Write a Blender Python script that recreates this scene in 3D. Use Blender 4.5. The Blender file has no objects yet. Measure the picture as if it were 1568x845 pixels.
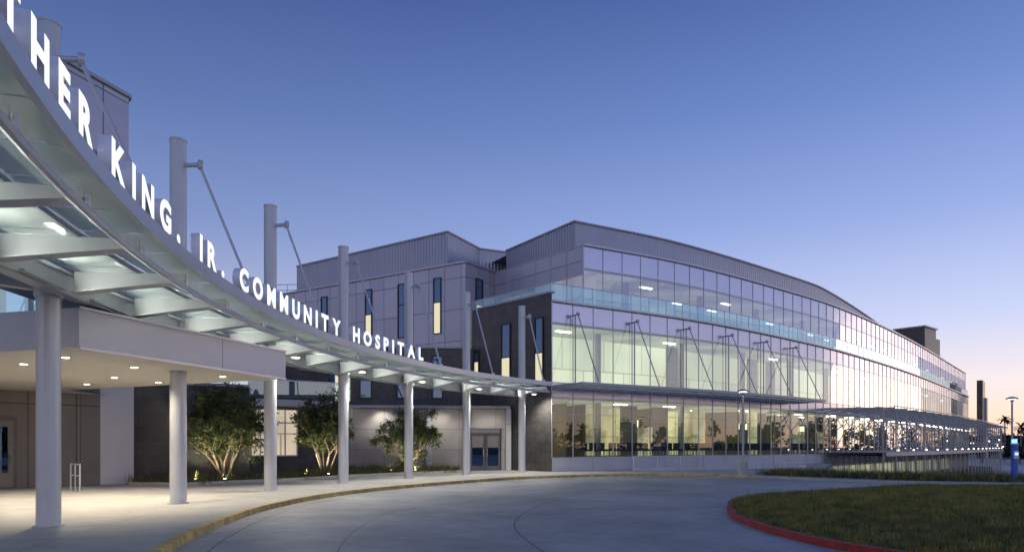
import bpy, bmesh, math, random
from mathutils import Vector, Matrix
from mathutils.geometry import tessellate_polygon
random.seed(7)
sc = bpy.context.scene
R = math.radians
# ------------------------------------------------------------------ helpers
def empty(name, loc=(0,0,0)):
    e = bpy.data.objects.new(name, None); e.location = loc
    sc.collection.objects.link(e); return e

class MB:
    def __init__(s): s.v=[]; s.f=[]; s.m=[]; s.uv=[]; s.sm=[]
    def face(s, pts, mi=0, uv=None, smooth=False):
        b=len(s.v); s.v.extend([tuple(p) for p in pts]); s.f.append(tuple(range(b,b+len(pts))))
        s.m.append(mi); s.sm.append(smooth)
        s.uv.extend(uv if uv else [(p[0],p[1]) for p in pts])
    def wall(s, a, b, z0, z1, mi=0, u0=0.0):
        L=math.hypot(b[0]-a[0],b[1]-a[1])
        s.face([(a[0],a[1],z0),(b[0],b[1],z0),(b[0],b[1],z1),(a[0],a[1],z1)],mi,
               [(u0,z0),(u0+L,z0),(u0+L,z1),(u0,z1)])
    def hexa(s, c, mi=0):
        for q in ((3,2,1,0),(4,5,6,7),(0,1,5,4),(1,2,6,5),(2,3,7,6),(3,0,4,7)):
            p=[Vector(c[i]) for i in q]
            n=(p[1]-p[0]).length
            if abs((p[1]-p[0]).cross(p[2]-p[1]).normalized().z)<0.5:
                uv=[(0,p[0].z),(n,p[1].z),(n,p[2].z),(0,p[3].z)]
            else: uv=[(x.x,x.y) for x in p]
            s.face(p,mi,uv)
    def box(s, c, d, mi=0, ang=0.0):
        hx,hy,hz=d[0]/2,d[1]/2,d[2]/2; ca,sa=math.cos(ang),math.sin(ang)
        cs=[]
        for z in (-hz,hz):
            for x,y in ((-hx,-hy),(hx,-hy),(hx,hy),(-hx,hy)):
                cs.append((c[0]+x*ca-y*sa,c[1]+x*sa+y*ca,c[2]+z))
        s.hexa(cs,mi)
    def bar(s, a, b, w, z0, z1, mi=0, side=0.0):
        d=Vector((b[0]-a[0],b[1]-a[1])); 
        if d.length<1e-6: return
        d.normalize(); n=Vector((d.y,-d.x))
        o0=n*(w/2+side); o1=n*(-w/2+side)
        q=[(a[0]+o0.x,a[1]+o0.y),(b[0]+o0.x,b[1]+o0.y),(b[0]+o1.x,b[1]+o1.y),(a[0]+o1.x,a[1]+o1.y)]
        s.hexa([(x,y,z0) for x,y in q]+[(x,y,z1) for x,y in q],mi)
    def beam(s, p0, p1, w, h0, h1, mi=0):
        d=Vector((p1[0]-p0[0],p1[1]-p0[1])).normalized(); n=Vector((d.y,-d.x))*w/2
        q=[]
        for k in (1,0):
            for (p,h,sg) in ((p0,h0,1),(p1,h1,1),(p1,h1,-1),(p0,h0,-1)):
                q.append((p[0]+n.x*sg,p[1]+n.y*sg,p[2]-h*k))
        s.hexa(q,mi)
    def tube(s, a, b, r0, r1=None, n=8, mi=0, cap=True):
        if r1 is None: r1=r0
        a=Vector(a); b=Vector(b); d=(b-a)
        if d.length<1e-6: return
        d.normalize(); up=Vector((0,0,1)) if abs(d.z)<0.95 else Vector((1,0,0))
        x=d.cross(up).normalized(); y=d.cross(x)
        ra=[a+(x*math.cos(t)+y*math.sin(t))*r0 for t in [2*math.pi*i/n for i in range(n)]]
        rb=[b+(x*math.cos(t)+y*math.sin(t))*r1 for t in [2*math.pi*i/n for i in range(n)]]
        for i in range(n):
            j=(i+1)%n; s.face([ra[i],rb[i],rb[j],ra[j]],mi,None,True)
        if cap: s.face(rb[::-1],mi); s.face(ra,mi)
    def poly(s, pts, z, mi=0):
        v=[Vector((p[0],p[1],0)) for p in pts]
        for t in tessellate_polygon([v]):
            q=[(pts[i][0],pts[i][1],z) for i in t]
            ar=(q[1][0]-q[0][0])*(q[2][1]-q[0][1])-(q[2][0]-q[0][0])*(q[1][1]-q[0][1])
            if abs(ar)<1e-9: continue
            if ar<0: q=q[::-1]
            s.face(q,mi)
    def obj(s, name, mats, parent=None, merge=False):
        me=bpy.data.meshes.new(name); me.from_pydata(s.v,[],s.f)
        for m in mats: me.materials.append(m)
        me.polygons.foreach_set('material_index',s.m)
        me.polygons.foreach_set('use_smooth',s.sm)
        u=me.uv_layers.new(name='UVMap'); fl=[c for t in s.uv for c in t]
        u.data.foreach_set('uv',fl)
        me.update()
        if merge:
            bm=bmesh.new(); bm.from_mesh(me); bmesh.ops.remove_doubles(bm,verts=bm.verts,dist=0.0005)
            bm.to_mesh(me); bm.free()
        o=bpy.data.objects.new(name,me); sc.collection.objects.link(o)
        if parent: o.parent=parent; o.matrix_parent_inverse=Matrix.Translation(-parent.location)
        return o

# ------------------------------------------------------------------ materials
def newmat(name):
    m=bpy.data.materials.new(name); m.use_nodes=True; nt=m.node_tree
    for n in list(nt.nodes): nt.nodes.remove(n)
    out=nt.nodes.new('ShaderNodeOutputMaterial'); return m,nt,out
def pbr(name, col, rough=0.6, metal=0.0, nscale=3.0, var=0.15, bump=0.0, bscale=40.0, joints=None, jcol=None, coat=0.0, stain=0.0, jv=0.10):
    m,nt,out=newmat(name); N=nt.nodes; L=nt.links
    p=N.new('ShaderNodeBsdfPrincipled'); L.new(p.outputs[0],out.inputs[0])
    p.inputs['Roughness'].default_value=rough; p.inputs['Metallic'].default_value=metal
    tc=N.new('ShaderNodeTexCoord')
    nz=N.new('ShaderNodeTexNoise'); nz.inputs['Scale'].default_value=nscale; nz.inputs['Detail'].default_value=6
    L.new(tc.outputs['Object'],nz.inputs['Vector'])
    rp=N.new('ShaderNodeValToRGB'); rp.color_ramp.elements[0].position=0.3; rp.color_ramp.elements[1].position=0.7
    c0=[c*(1-var) for c in col]+[1]; c1=[min(1,c*(1+var)) for c in col]+[1]
    rp.color_ramp.elements[0].color=c0; rp.color_ramp.elements[1].color=c1
    L.new(nz.outputs['Fac'],rp.inputs[0]); cur=rp.outputs[0]
    if stain>0:
        n2=N.new('ShaderNodeTexNoise'); n2.inputs['Scale'].default_value=0.25; n2.inputs['Detail'].default_value=8; n2.inputs['Roughness'].default_value=0.65
        L.new(tc.outputs['Object'],n2.inputs['Vector'])
        mr=N.new('ShaderNodeMapRange'); mr.inputs[1].default_value=0.35; mr.inputs[2].default_value=0.65
        mr.inputs[3].default_value=1-stain; mr.inputs[4].default_value=1.0+stain*0.4; L.new(n2.outputs['Fac'],mr.inputs[0])
        mx=N.new('ShaderNodeVectorMath'); mx.operation='SCALE'; L.new(cur,mx.inputs[0]); L.new(mr.outputs[0],mx.inputs['Scale']); cur=mx.outputs[0]
    if joints:
        bt=N.new('ShaderNodeTexBrick'); bt.offset=joints[3]; bt.inputs['Scale'].default_value=1.0
        bt.inputs['Brick Width'].default_value=joints[0]; bt.inputs['Row Height'].default_value=joints[1]
        bt.inputs['Mortar Size'].default_value=joints[2]; bt.inputs['Mortar Smooth'].default_value=0.1; bt.inputs['Bias'].default_value=0.0
        v=1-jv; bt.inputs['Color1'].default_value=(v,v,v,1); v=1+jv*0.7; bt.inputs['Color2'].default_value=(v,v,v,1)
        jc=jcol or (0.3,0.3,0.3); bt.inputs['Mortar'].default_value=(*jc,1)
        L.new(tc.outputs['UV'],bt.inputs['Vector'])
        mx=N.new('ShaderNodeVectorMath'); mx.operation='MULTIPLY'; L.new(cur,mx.inputs[0]); L.new(bt.outputs['Color'],mx.inputs[1]); cur=mx.outputs[0]
    L.new(cur,p.inputs['Base Color'])
    if bump>0:
        n3=N.new('ShaderNodeTexNoise'); n3.inputs['Scale'].default_value=bscale; n3.inputs['Detail'].default_value=5
        L.new(tc.outputs['Object'],n3.inputs['Vector'])
        b=N.new('ShaderNodeBump'); b.inputs['Strength'].default_value=bump; b.inputs['Distance'].default_value=0.02
        L.new(n3.outputs['Fac'],b.inputs['Height']); L.new(b.outputs[0],p.inputs['Normal'])
    mr=N.new('ShaderNodeMapRange'); mr.inputs[3].default_value=max(0.02,rough-0.08); mr.inputs[4].default_value=min(1,rough+0.1)
    L.new(nz.outputs['Fac'],mr.inputs[0]); L.new(mr.outputs[0],p.inputs['Roughness'])
    return m
def corrugated(name,col,pitch=0.3,rough=0.4,metal=0.5):
    m=pbr(name,col,rough,metal,nscale=0.6,var=0.08); nt=m.node_tree; N=nt.nodes; L=nt.links
    p=[n for n in N if n.type=='BSDF_PRINCIPLED'][0]; tc=[n for n in N if n.type=='TEX_COORD'][0]
    w=N.new('ShaderNodeTexWave'); w.wave_type='BANDS'; w.bands_direction='X'; w.inputs['Scale'].default_value=0.314/pitch; w.inputs['Distortion'].default_value=0
    L.new(tc.outputs['UV'],w.inputs['Vector'])
    b=N.new('ShaderNodeBump'); b.inputs['Strength'].default_value=0.7; b.inputs['Distance'].default_value=0.05
    L.new(w.outputs['Fac'],b.inputs['Height']); L.new(b.outputs[0],p.inputs['Normal']); return m
def glass(name,tint,gcol,f0,f1,rough=0.02,power=3.0):
    m,nt,out=newmat(name); N=nt.nodes; L=nt.links
    t=N.new('ShaderNodeBsdfTransparent'); t.inputs[0].default_value=(*tint,1)
    g=N.new('ShaderNodeBsdfGlossy'); g.inputs[0].default_value=(*gcol,1); g.inputs['Roughness'].default_value=rough
    lw=N.new('ShaderNodeLayerWeight'); lw.inputs[0].default_value=0.5
    pw=N.new('ShaderNodeMath'); pw.operation='POWER'; pw.inputs[1].default_value=power; L.new(lw.outputs['Facing'],pw.inputs[0])
    mr=N.new('ShaderNodeMapRange'); mr.inputs[3].default_value=f0; mr.inputs[4].default_value=f1; L.new(pw.outputs[0],mr.inputs[0])
    mx=N.new('ShaderNodeMixShader'); L.new(mr.outputs[0],mx.inputs[0]); L.new(t.outputs[0],mx.inputs[1]); L.new(g.outputs[0],mx.inputs[2])
    L.new(mx.outputs[0],out.inputs[0]); return m
def emis(name,col,s):
    m,nt,out=newmat(name); e=nt.nodes.new('ShaderNodeEmission'); e.inputs[0].default_value=(*col,1); e.inputs[1].default_value=s
    nt.links.new(e.outputs[0],out.inputs[0]); return m
def interior_glow(name,col,lo,hi,scale=0.35,c1=0.55,c2=1.15,mort=0.35):  # room light put into the surfaces: walls and ceilings emit a patchy glow
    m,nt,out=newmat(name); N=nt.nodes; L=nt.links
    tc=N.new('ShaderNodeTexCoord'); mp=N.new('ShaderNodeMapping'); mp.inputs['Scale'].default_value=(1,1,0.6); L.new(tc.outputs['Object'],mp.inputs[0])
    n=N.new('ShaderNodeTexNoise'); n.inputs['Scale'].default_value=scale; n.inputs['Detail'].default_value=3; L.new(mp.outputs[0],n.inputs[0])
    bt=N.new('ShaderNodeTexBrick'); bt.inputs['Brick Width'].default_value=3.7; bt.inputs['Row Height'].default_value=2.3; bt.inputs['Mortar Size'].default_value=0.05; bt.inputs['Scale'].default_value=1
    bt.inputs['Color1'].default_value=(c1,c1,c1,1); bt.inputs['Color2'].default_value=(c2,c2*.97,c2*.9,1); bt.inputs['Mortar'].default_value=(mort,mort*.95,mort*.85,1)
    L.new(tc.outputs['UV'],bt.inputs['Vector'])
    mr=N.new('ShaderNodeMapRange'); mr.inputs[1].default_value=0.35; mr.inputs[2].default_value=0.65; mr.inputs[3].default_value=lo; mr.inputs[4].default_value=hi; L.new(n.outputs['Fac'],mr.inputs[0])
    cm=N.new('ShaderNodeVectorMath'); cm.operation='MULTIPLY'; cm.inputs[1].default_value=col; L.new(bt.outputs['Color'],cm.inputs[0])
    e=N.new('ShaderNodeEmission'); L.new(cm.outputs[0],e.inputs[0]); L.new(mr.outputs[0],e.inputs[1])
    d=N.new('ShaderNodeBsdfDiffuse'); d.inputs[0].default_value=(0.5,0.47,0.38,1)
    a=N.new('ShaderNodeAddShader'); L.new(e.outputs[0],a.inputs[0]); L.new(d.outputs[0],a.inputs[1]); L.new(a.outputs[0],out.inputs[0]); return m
def leafmat(name,col):
    m,nt,out=newmat(name); N=nt.nodes; L=nt.links
    tc=N.new('ShaderNodeTexCoord'); n=N.new('ShaderNodeTexNoise'); n.inputs['Scale'].default_value=2.2; L.new(tc.outputs['Object'],n.inputs[0])
    rp=N.new('ShaderNodeValToRGB'); rp.color_ramp.elements[0].position=0.35; rp.color_ramp.elements[1].position=0.68
    rp.color_ramp.elements[0].color=(col[0]*0.5,col[1]*0.55,col[2]*0.5,1); rp.color_ramp.elements[1].color=(col[0]*1.7,col[1]*1.4,col[2]*1.2,1)
    L.new(n.outputs['Fac'],rp.inputs[0])
    d=N.new('ShaderNodeBsdfPrincipled'); d.inputs['Roughness'].default_value=0.55; L.new(rp.outputs[0],d.inputs['Base Color'])
    t=N.new('ShaderNodeBsdfTranslucent'); L.new(rp.outputs[0],t.inputs[0])
    mx=N.new('ShaderNodeMixShader'); mx.inputs[0].default_value=0.3; L.new(d.outputs[0],mx.inputs[1]); L.new(t.outputs[0],mx.inputs[2]); L.new(mx.outputs[0],out.inputs[0]); return m

M={}
M['conc']=pbr('sidewalk_concrete',(0.45,0.43,0.39),0.75,0,1.5,0.1,0.15,60,stain=0.18)
M['road']=pbr('road_concrete',(0.34,0.345,0.335),0.5,0,2.0,0.12,0.25,50,stain=0.38)
M['joint']=pbr('joint_dark',(0.10,0.10,0.10),0.9)
M['ykerb']=pbr('kerb_yellow_paint',(0.60,0.43,0.14),0.65,0,4,0.3,0.1,30,stain=0.35)
M['rkerb']=pbr('kerb_red_paint',(0.33,0.03,0.03),0.65,0,4,0.3,0.1,30,stain=0.3)
M['steel']=pbr('painted_steel_silver',(0.58,0.59,0.61),0.4,0.3,2,0.04)
M['steeld']=pbr('painted_steel_grey',(0.38,0.39,0.41),0.42,0.3,2,0.06)
M['flange']=pbr('beam_paint_grey',(0.50,0.52,0.51),0.5,0.1,2,0.06)
M['panel']=pbr('metal_panel',(0.49,0.485,0.55),0.36,0.45,0.8,0.05,joints=(1.5,2.3,0.025,0.0),jv=0.09)
M['spandrel']=pbr('spandrel_panel',(0.60,0.59,0.70),0.2,0.65,0.5,0.04)
M['whitep']=pbr('white_fascia_panel',(0.64,0.63,0.65),0.4,0.1,0.8,0.04,joints=(4.6,6,0.012,0.0),jv=0.03)
M['plinth']=pbr('plinth_panel',(0.55,0.55,0.55),0.6,0,1,0.06,joints=(3.2,3,0.015,0),jv=0.04)
M['corr']=corrugated('corrugated_metal',(0.40,0.415,0.48))
M['tile']=pbr('dark_stone_tile',(0.075,0.07,0.068),0.35,0,3,0.25,joints=(0.9,0.6,0.012,0.5),jcol=(0.45,0.45,0.45),jv=0.22)
M['beige']=pbr('precast_wall',(0.46,0.43,0.40),0.7,0,1.2,0.1,0.1,30,joints=(2.4,1.33,0.015,0.0),jcol=(0.4,0.4,0.4),stain=0.1,jv=0.05)
M['brown']=pbr('brown_panel_wall',(0.22,0.195,0.175),0.6,0,1.0,0.08,joints=(1.6,3.2,0.02,0.0),jv=0.08)
M['soffit']=pbr('soffit_plaster',(0.58,0.54,0.49),0.6,0,0.8,0.04,joints=(2.4,2.4,0.01,0),jcol=(0.6,0.6,0.6),jv=0.02)
M['dark']=pbr('dark_recess',(0.03,0.03,0.035),0.4)
M['roof']=pbr('roof_membrane',(0.3,0.3,0.32),0.8)
M['mull']=pbr('aluminium_mullion',(0.52,0.52,0.57),0.35,0.5,1,0.05)
M['gclear']=glass('clear_glass',(0.78,0.90,0.82),(0.9,0.94,1.0),0.10,1.0,0.008,2.6)
M['gmid']=glass('second_floor_glass',(0.82,0.95,0.90),(0.92,0.95,1.0),0.15,1.0,0.008,2.2)
M['gup']=glass('tinted_glass',(0.60,0.62,0.68),(0.68,0.70,0.86),0.32,1.0,0.012,2.4)
M['grail']=glass('balustrade_glass',(0.60,0.88,0.90),(0.75,0.92,0.97),0.25,0.95,0.01,2.8)
M['gdark']=glass('dark_window_glass',(0.08,0.1,0.14),(0.35,0.5,0.75),0.3,1.0,0.01,2)
M['int1']=interior_glow('ground_floor_glow_wall',(0.95,0.82,0.46),0.12,1.0)
M['int2']=interior_glow('second_floor_glow_wall',(0.94,0.96,0.70),0.48,0.92,0.14,0.8,1.08,0.5)
M['int3']=interior_glow('upper_floor_glow_wall',(0.92,0.84,0.72),0.04,0.62,0.22)
M['intl']=interior_glow('lobby_glow_wall',(1.0,0.82,0.55),0.5,0.9,0.4,0.75,1.1,0.35)
M['intc']=interior_glow('glowing_ceiling',(0.92,0.93,0.74),0.2,0.45,0.3)
M['intf']=pbr('interior_floor',(0.22,0.2,0.17),0.5)
M['lum']=emis('luminaire',(1.0,0.96,0.84),8)
M['shade']=emis('pendant_shade',(1.0,0.88,0.6),2.2)
M['lumw']=emis('downlight_lens',(1.0,0.9,0.7),14)
M['lit']=emis('lit_window_blind',(1.0,0.92,0.64),0.8)
M['letter']=emis('sign_letter_face',(0.93,0.97,1.0),1.2)
M['lside']=pbr('sign_letter_return',(0.85,0.85,0.87),0.4)
M['chair']=pbr('upholstery_dark_blue',(0.03,0.04,0.08),0.6)
M['bark']=pbr('bark',(0.26,0.20,0.14),0.9,0,8,0.3,0.4,60)
M['leafa']=leafmat('tree_leaf_light',(0.10,0.14,0.045)); M['leafb']=leafmat('tree_leaf_dark',(0.05,0.075,0.028))
M['grassa']=leafmat('grass_blade_green',(0.16,0.20,0.045)); M['grassb']=leafmat('grass_blade_dry',(0.29,0.235,0.09))
M['soil']=pbr('lawn_soil',(0.12,0.115,0.042),0.95,0,3,0.4,0.5,30)
M['mulch']=pbr('mulch',(0.06,0.045,0.03),0.95,0,8,0.4,0.5,30)
M['far']=pbr('far_ground',(0.06,0.062,0.05),0.9,0,0.05,0.4)
M['fleaf']=leafmat('distant_leaf',(0.03,0.045,0.02))
M['blue']=pbr('blue_enamel',(0.02,0.12,0.5),0.35)
M['bluel']=emis('blue_beacon',(0.15,0.4,1.0),4)
M['smalll']=emis('small_lamp_glow',(1,0.93,0.8),10)
M['frame']=pbr('dark_door_frame',(0.12,0.12,0.13),0.4,0.3)
def frosted():
    m,nt,out=newmat('canopy_frosted_glass'); N=nt.nodes; L=nt.links
    tr=N.new('ShaderNodeBsdfTranslucent'); tr.inputs[0].default_value=(0.50,0.58,0.50,1)
    df=N.new('ShaderNodeBsdfDiffuse'); df.inputs[0].default_value=(0.62,0.70,0.62,1)
    tp=N.new('ShaderNodeBsdfTransparent'); tp.inputs[0].default_value=(0.7,0.8,0.75,1)
    gl=N.new('ShaderNodeBsdfGlossy'); gl.inputs['Roughness'].default_value=0.08
    a=N.new('ShaderNodeMixShader'); a.inputs[0].default_value=0.72; L.new(tr.outputs[0],a.inputs[1]); L.new(df.outputs[0],a.inputs[2])
    b=N.new('ShaderNodeMixShader'); b.inputs[0].default_value=0.10; L.new(a.outputs[0],b.inputs[1]); L.new(tp.outputs[0],b.inputs[2])
    c=N.new('ShaderNodeMixShader'); c.inputs[0].default_value=0.06; L.new(b.outputs[0],c.inputs[1]); L.new(gl.outputs[0],c.inputs[2])
    L.new(c.outputs[0],out.inputs[0]); return m
M['frost']=frosted()

# ------------------------------------------------------------------ world
w=bpy.data.worlds.new('World'); sc.world=w; w.use_nodes=True; nt=w.node_tree; N=nt.nodes; L=nt.links
for n in list(N): N.remove(n)
out=N.new('ShaderNodeOutputWorld')
SUNAZ=58.0; SUNEL=1.0
sky=N.new('ShaderNodeTexSky'); sky.sky_type='NISHITA'; sky.sun_disc=False; sky.sun_elevation=R(SUNEL); sky.sun_rotation=R(SUNAZ); sky.ozone_density=3.0; sky.dust_density=0.6
b1=N.new('ShaderNodeBackground'); b1.inputs[1].default_value=0.010; L.new(sky.outputs[0],b1.inputs[0])
tc=N.new('ShaderNodeTexCoord'); sx=N.new('ShaderNodeSeparateXYZ'); L.new(tc.outputs['Generated'],sx.inputs[0])
rp=N.new('ShaderNodeValToRGB'); cr=rp.color_ramp
st=[(0.0,(0.92,0.55,0.34)),(0.035,(0.88,0.65,0.50)),(0.08,(0.74,0.66,0.68)),(0.16,(0.48,0.53,0.74)),(0.29,(0.25,0.335,0.63)),(0.42,(0.13,0.21,0.48)),(0.56,(0.06,0.11,0.32)),(1.0,(0.035,0.07,0.23))]
cr.elements[0].position=0; cr.elements[0].color=(*st[0][1],1); cr.elements[1].position=1; cr.elements[1].color=(*st[-1][1],1)
for p,c in st[1:-1]:
    e=cr.elements.new(p); e.color=(*c,1)
L.new(sx.outputs['Z'],rp.inputs[0])
dt=N.new('ShaderNodeVectorMath'); dt.operation='DOT_PRODUCT'; dt.inputs[1].default_value=(math.sin(R(SUNAZ)),math.cos(R(SUNAZ)),0); L.new(tc.outputs['Generated'],dt.inputs[0])
mr=N.new('ShaderNodeMapRange'); mr.inputs[1].default_value=-0.2; mr.inputs[2].default_value=1.0; mr.inputs[3].default_value=0.80; mr.inputs[4].default_value=1.32; L.new(dt.outputs['Value'],mr.inputs[0])
mr2=N.new('ShaderNodeMapRange'); mr2.inputs[1].default_value=0.0; mr2.inputs[2].default_value=-1.0; mr2.inputs[3].default_value=0.0; mr2.inputs[4].default_value=0.6; L.new(sx.outputs['Y'],mr2.inputs[0])
am=N.new('ShaderNodeMath'); am.operation='ADD'; L.new(mr.outputs[0],am.inputs[0]); L.new(mr2.outputs[0],am.inputs[1])
b2=N.new('ShaderNodeBackground'); L.new(rp.outputs[0],b2.inputs[0]); L.new(am.outputs[0],b2.inputs[1])
ad=N.new('ShaderNodeAddShader'); L.new(b1.outputs[0],ad.inputs[0]); L.new(b2.outputs[0],ad.inputs[1]); L.new(ad.outputs[0],out.inputs[0])
sl=bpy.data.lights.new('sun','SUN'); sl.energy=0.12; sl.angle=R(15); sl.color=(1,0.75,0.55)
so=bpy.data.objects.new('sun',sl); sc.collection.objects.link(so)
dv=Vector((math.sin(R(SUNAZ))*math.cos(R(4)),math.cos(R(SUNAZ))*math.cos(R(4)),math.sin(R(4))))
so.rotation_euler=dv.to_track_quat('Z','Y').to_euler()

# ------------------------------------------------------------------ camera
cam=bpy.data.cameras.new('camera'); co=bpy.data.objects.new('camera',cam); sc.collection.objects.link(co)
co.location=(0,0,1.6); co.rotation_euler=(R(90),0,0); cam.sensor_width=36; cam.lens=24.0; cam.shift_y=0.1655; cam.clip_end=3000
sc.camera=co
sc.view_settings.view_transform='Standard'; sc.view_settings.look='None'; sc.view_settings.exposure=0

# ------------------------------------------------------------------ curves
CX,CY=26.6,17.5
def arc(r,deg): a=R(deg); return (CX-r*math.cos(a),CY+r*math.sin(a))
def catmull(ctrl,step):
    P=[Vector(c) for c in ctrl]; P=[P[0]*2-P[1]]+P+[P[-1]*2-P[-2]]; fine=[]
    for i in range(1,len(P)-2):
        for k in range(60):
            t=k/60; a,b,c,d=P[i-1],P[i],P[i+1],P[i+2]
            fine.append(0.5*((2*b)+(c-a)*t+(2*a-5*b+4*c-d)*t*t+(3*b-a-3*c+d)*t**3))
    fine.append(P[-2]); res=[fine[0]]; acc=0
    for i in range(1,len(fine)):
        seg=(fine[i]-fine[i-1]).length
        while acc+seg>=step:
            r=(step-acc)/seg; q=fine[i-1].lerp(fine[i],r); res.append(q.copy()); fine[i-1]=q; seg=(fine[i]-q).length; acc=0
        acc+=seg
    if (res[-1]-fine[-1]).length>0.3*step: res.append(fine[-1])
    return res
def normals(P):
    o=[]
    for i in range(len(P)):
        d=(P[min(i+1,len(P)-1)]-P[max(i-1,0)]).normalized(); o.append(Vector((d.y,-d.x)))
    return o
def offs(P,k,Nn=None):
    Nn=Nn or normals(P); return [p+n*k for p,n in zip(P,Nn)]
def strip(mb,P,z0,z1,mi,jit=0.0):
    u=0
    for i in range(len(P)-1):
        l=(P[i+1]-P[i]).length; j=[random.uniform(-jit,jit) for _ in range(4)]
        d=(P[i+1]-P[i]).normalized(); n=Vector((d.y,-d.x))
        q=[(P[i]+n*j[0],z0,u),(P[i+1]+n*j[1],z0,u+l),(P[i+1]+n*j[2],z1,u+l),(P[i]+n*j[3],z1,u)]
        mb.face([(a.x,a.y,z) for a,z,_ in q],mi,[(uu,z) for a,z,uu in q]); u+=l
def flat(mb,P,Q,z,mi):
    for i in range(len(P)-1):
        mb.face([(P[i].x,P[i].y,z),(P[i+1].x,P[i+1].y,z),(Q[i+1].x,Q[i+1].y,z),(Q[i].x,Q[i].y,z)],mi)
def rail(mb,P,w,z0,z1,mi,side=0):
    for i in range(len(P)-1): mb.bar(P[i],P[i+1],w,z0,z1,mi,side)
def mulls(mb,P,z0,z1,mi,w=0.045,d=0.06,every=1):
    Nn=normals(P)
    for i in range(0,len(P),every):
        mb.box((P[i].x,P[i].y,(z0+z1)/2),(w,d,z1-z0),mi,math.atan2(Nn[i].y,Nn[i].x)-math.pi/2)

# ------------------------------------------------------------------ HOSPITAL
hosp=empty('hospital_building')
Lc=catmull([(2.45,42),(13.3,48.9),(23.7,57.6),(33.7,67.3),(52.1,87.6),(83.3,124.7)],1.62)
Uc=catmull([(4.7,45),(12.7,49.8),(23.2,58.2),(33.4,67.6),(51.8,87.9),(83,125)],1.62)
LN=normals(Lc); UN=normals(Uc)
g=MB()
strip(g,Lc,0.85,4.6,0,0.003); strip(g,Lc,5.5,9.2,1,0.003)
strip(g,Uc,10.5,13.3,2,0.004)
g.obj('curtain_wall_glass',[M['gclear'],M['gmid'],M['gup']],hosp)
s=MB()
strip(s,Lc,4.6,5.5,0,0.002); strip(s,Lc,9.2,10.5,0,0.002); strip(s,Uc,13.3,14.8,0,0.004)
strip(s,[p for p in Lc],-0.3,0.85,1)
s.obj('spandrel_bands',[M['spandrel'],M['plinth']],hosp)
m=MB()
mulls(m,offs(Lc,0.01),0.85,10.5,0); mulls(m,offs(Uc,0.01),10.5,14.8,0)
for z in (0.85,4.6,5.5,9.2): rail(m,Lc,0.06,z-0.025,z+0.025,0,0.01)
rail(m,Lc,0.05,3.55,3.58,0,0.01); rail(m,Lc,0.34,10.44,10.56,0,0.05)
for z in (13.3,): rail(m,Uc,0.05,z-0.025,z+0.025,0,0.01)
rail(m,Uc,0.3,14.76,14.9,0,0.0)
m.obj('curtain_wall_mullions',[M['mull']],hosp)
b=MB(); e0=offs(Lc,-0.1); strip(b,e0,10.6,11.6,0,0.002); rail(b,e0,0.05,11.6,11.65,1); mulls(b,e0,10.56,11.6,1,0.03,0.04)
nn_=min(len(Lc),len(Uc))
flat(b,Lc[:nn_],offs(Uc,-0.6)[:nn_],10.5,2)
b.wall((2.6,42.1),(-2.6,47.75),11.05,11.65,0); b.bar((2.6,42.1),(-2.6,47.75),0.05,11.65,11.7,1)
b.obj('terrace_balustrade',[M['grail'],M['mull'],M['roof']],hosp)
it=MB()
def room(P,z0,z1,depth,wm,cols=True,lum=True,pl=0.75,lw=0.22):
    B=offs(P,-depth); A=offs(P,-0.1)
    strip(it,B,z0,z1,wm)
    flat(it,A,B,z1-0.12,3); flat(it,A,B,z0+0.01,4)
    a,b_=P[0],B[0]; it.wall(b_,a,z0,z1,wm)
    if cols:
        C=offs(P,-1.6)
        for i in range(3,len(C),5): it.tube((C[i].x,C[i].y,z0),(C[i].x,C[i].y,z1),0.22,mi=5,n=12)
    if lum:
        for k,dd in enumerate((1.8,4.2)):
            if dd>depth: continue
            C=offs(P,-dd)
            for i in range(1+k,len(C)-1,3):
                if random.random()<pl: it.bar(C[i],C[i].lerp(C[i+1],0.7),lw,z1-0.2,z1-0.14,6)
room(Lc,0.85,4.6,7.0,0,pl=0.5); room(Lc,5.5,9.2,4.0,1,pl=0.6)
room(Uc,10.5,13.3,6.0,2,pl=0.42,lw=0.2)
for (z0,z1,wm,pr) in ((0.86,4.45,0,0.55),(5.51,9.05,1,0.25)):
    C2=offs(Lc,-6.5); C3=offs(Lc,-3.0); C4=offs(Lc,-3.9)
    for i in range(2,len(Lc)-2):
        if random.random()<pr*0.5: it.bar(C3[i],C2[i] if z0<2 else C4[i],0.12,z0,z1,7)
        if random.random()<pr*0.45: it.bar(C3[i],C3[i+1],0.1,z0,z0+random.choice((2.1,z1-z0)),random.choice((7,wm,8)) if z0<2 else 5)
C=offs(Lc,-3.4)
for i in (6,11,15,22,29,36):
    it.tube((C[i].x,C[i].y,2.9),(C[i].x,C[i].y,3.45),0.38,n=18,mi=9); it.tube((C[i].x,C[i].y,3.45),(C[i].x,C[i].y,4.48),0.015,n=5,mi=8)
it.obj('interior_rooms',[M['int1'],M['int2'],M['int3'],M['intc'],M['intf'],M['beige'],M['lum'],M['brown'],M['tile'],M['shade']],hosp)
ch=MB()
C=offs(Lc,-1.0); C2=offs(Lc,-2.0)
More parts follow.
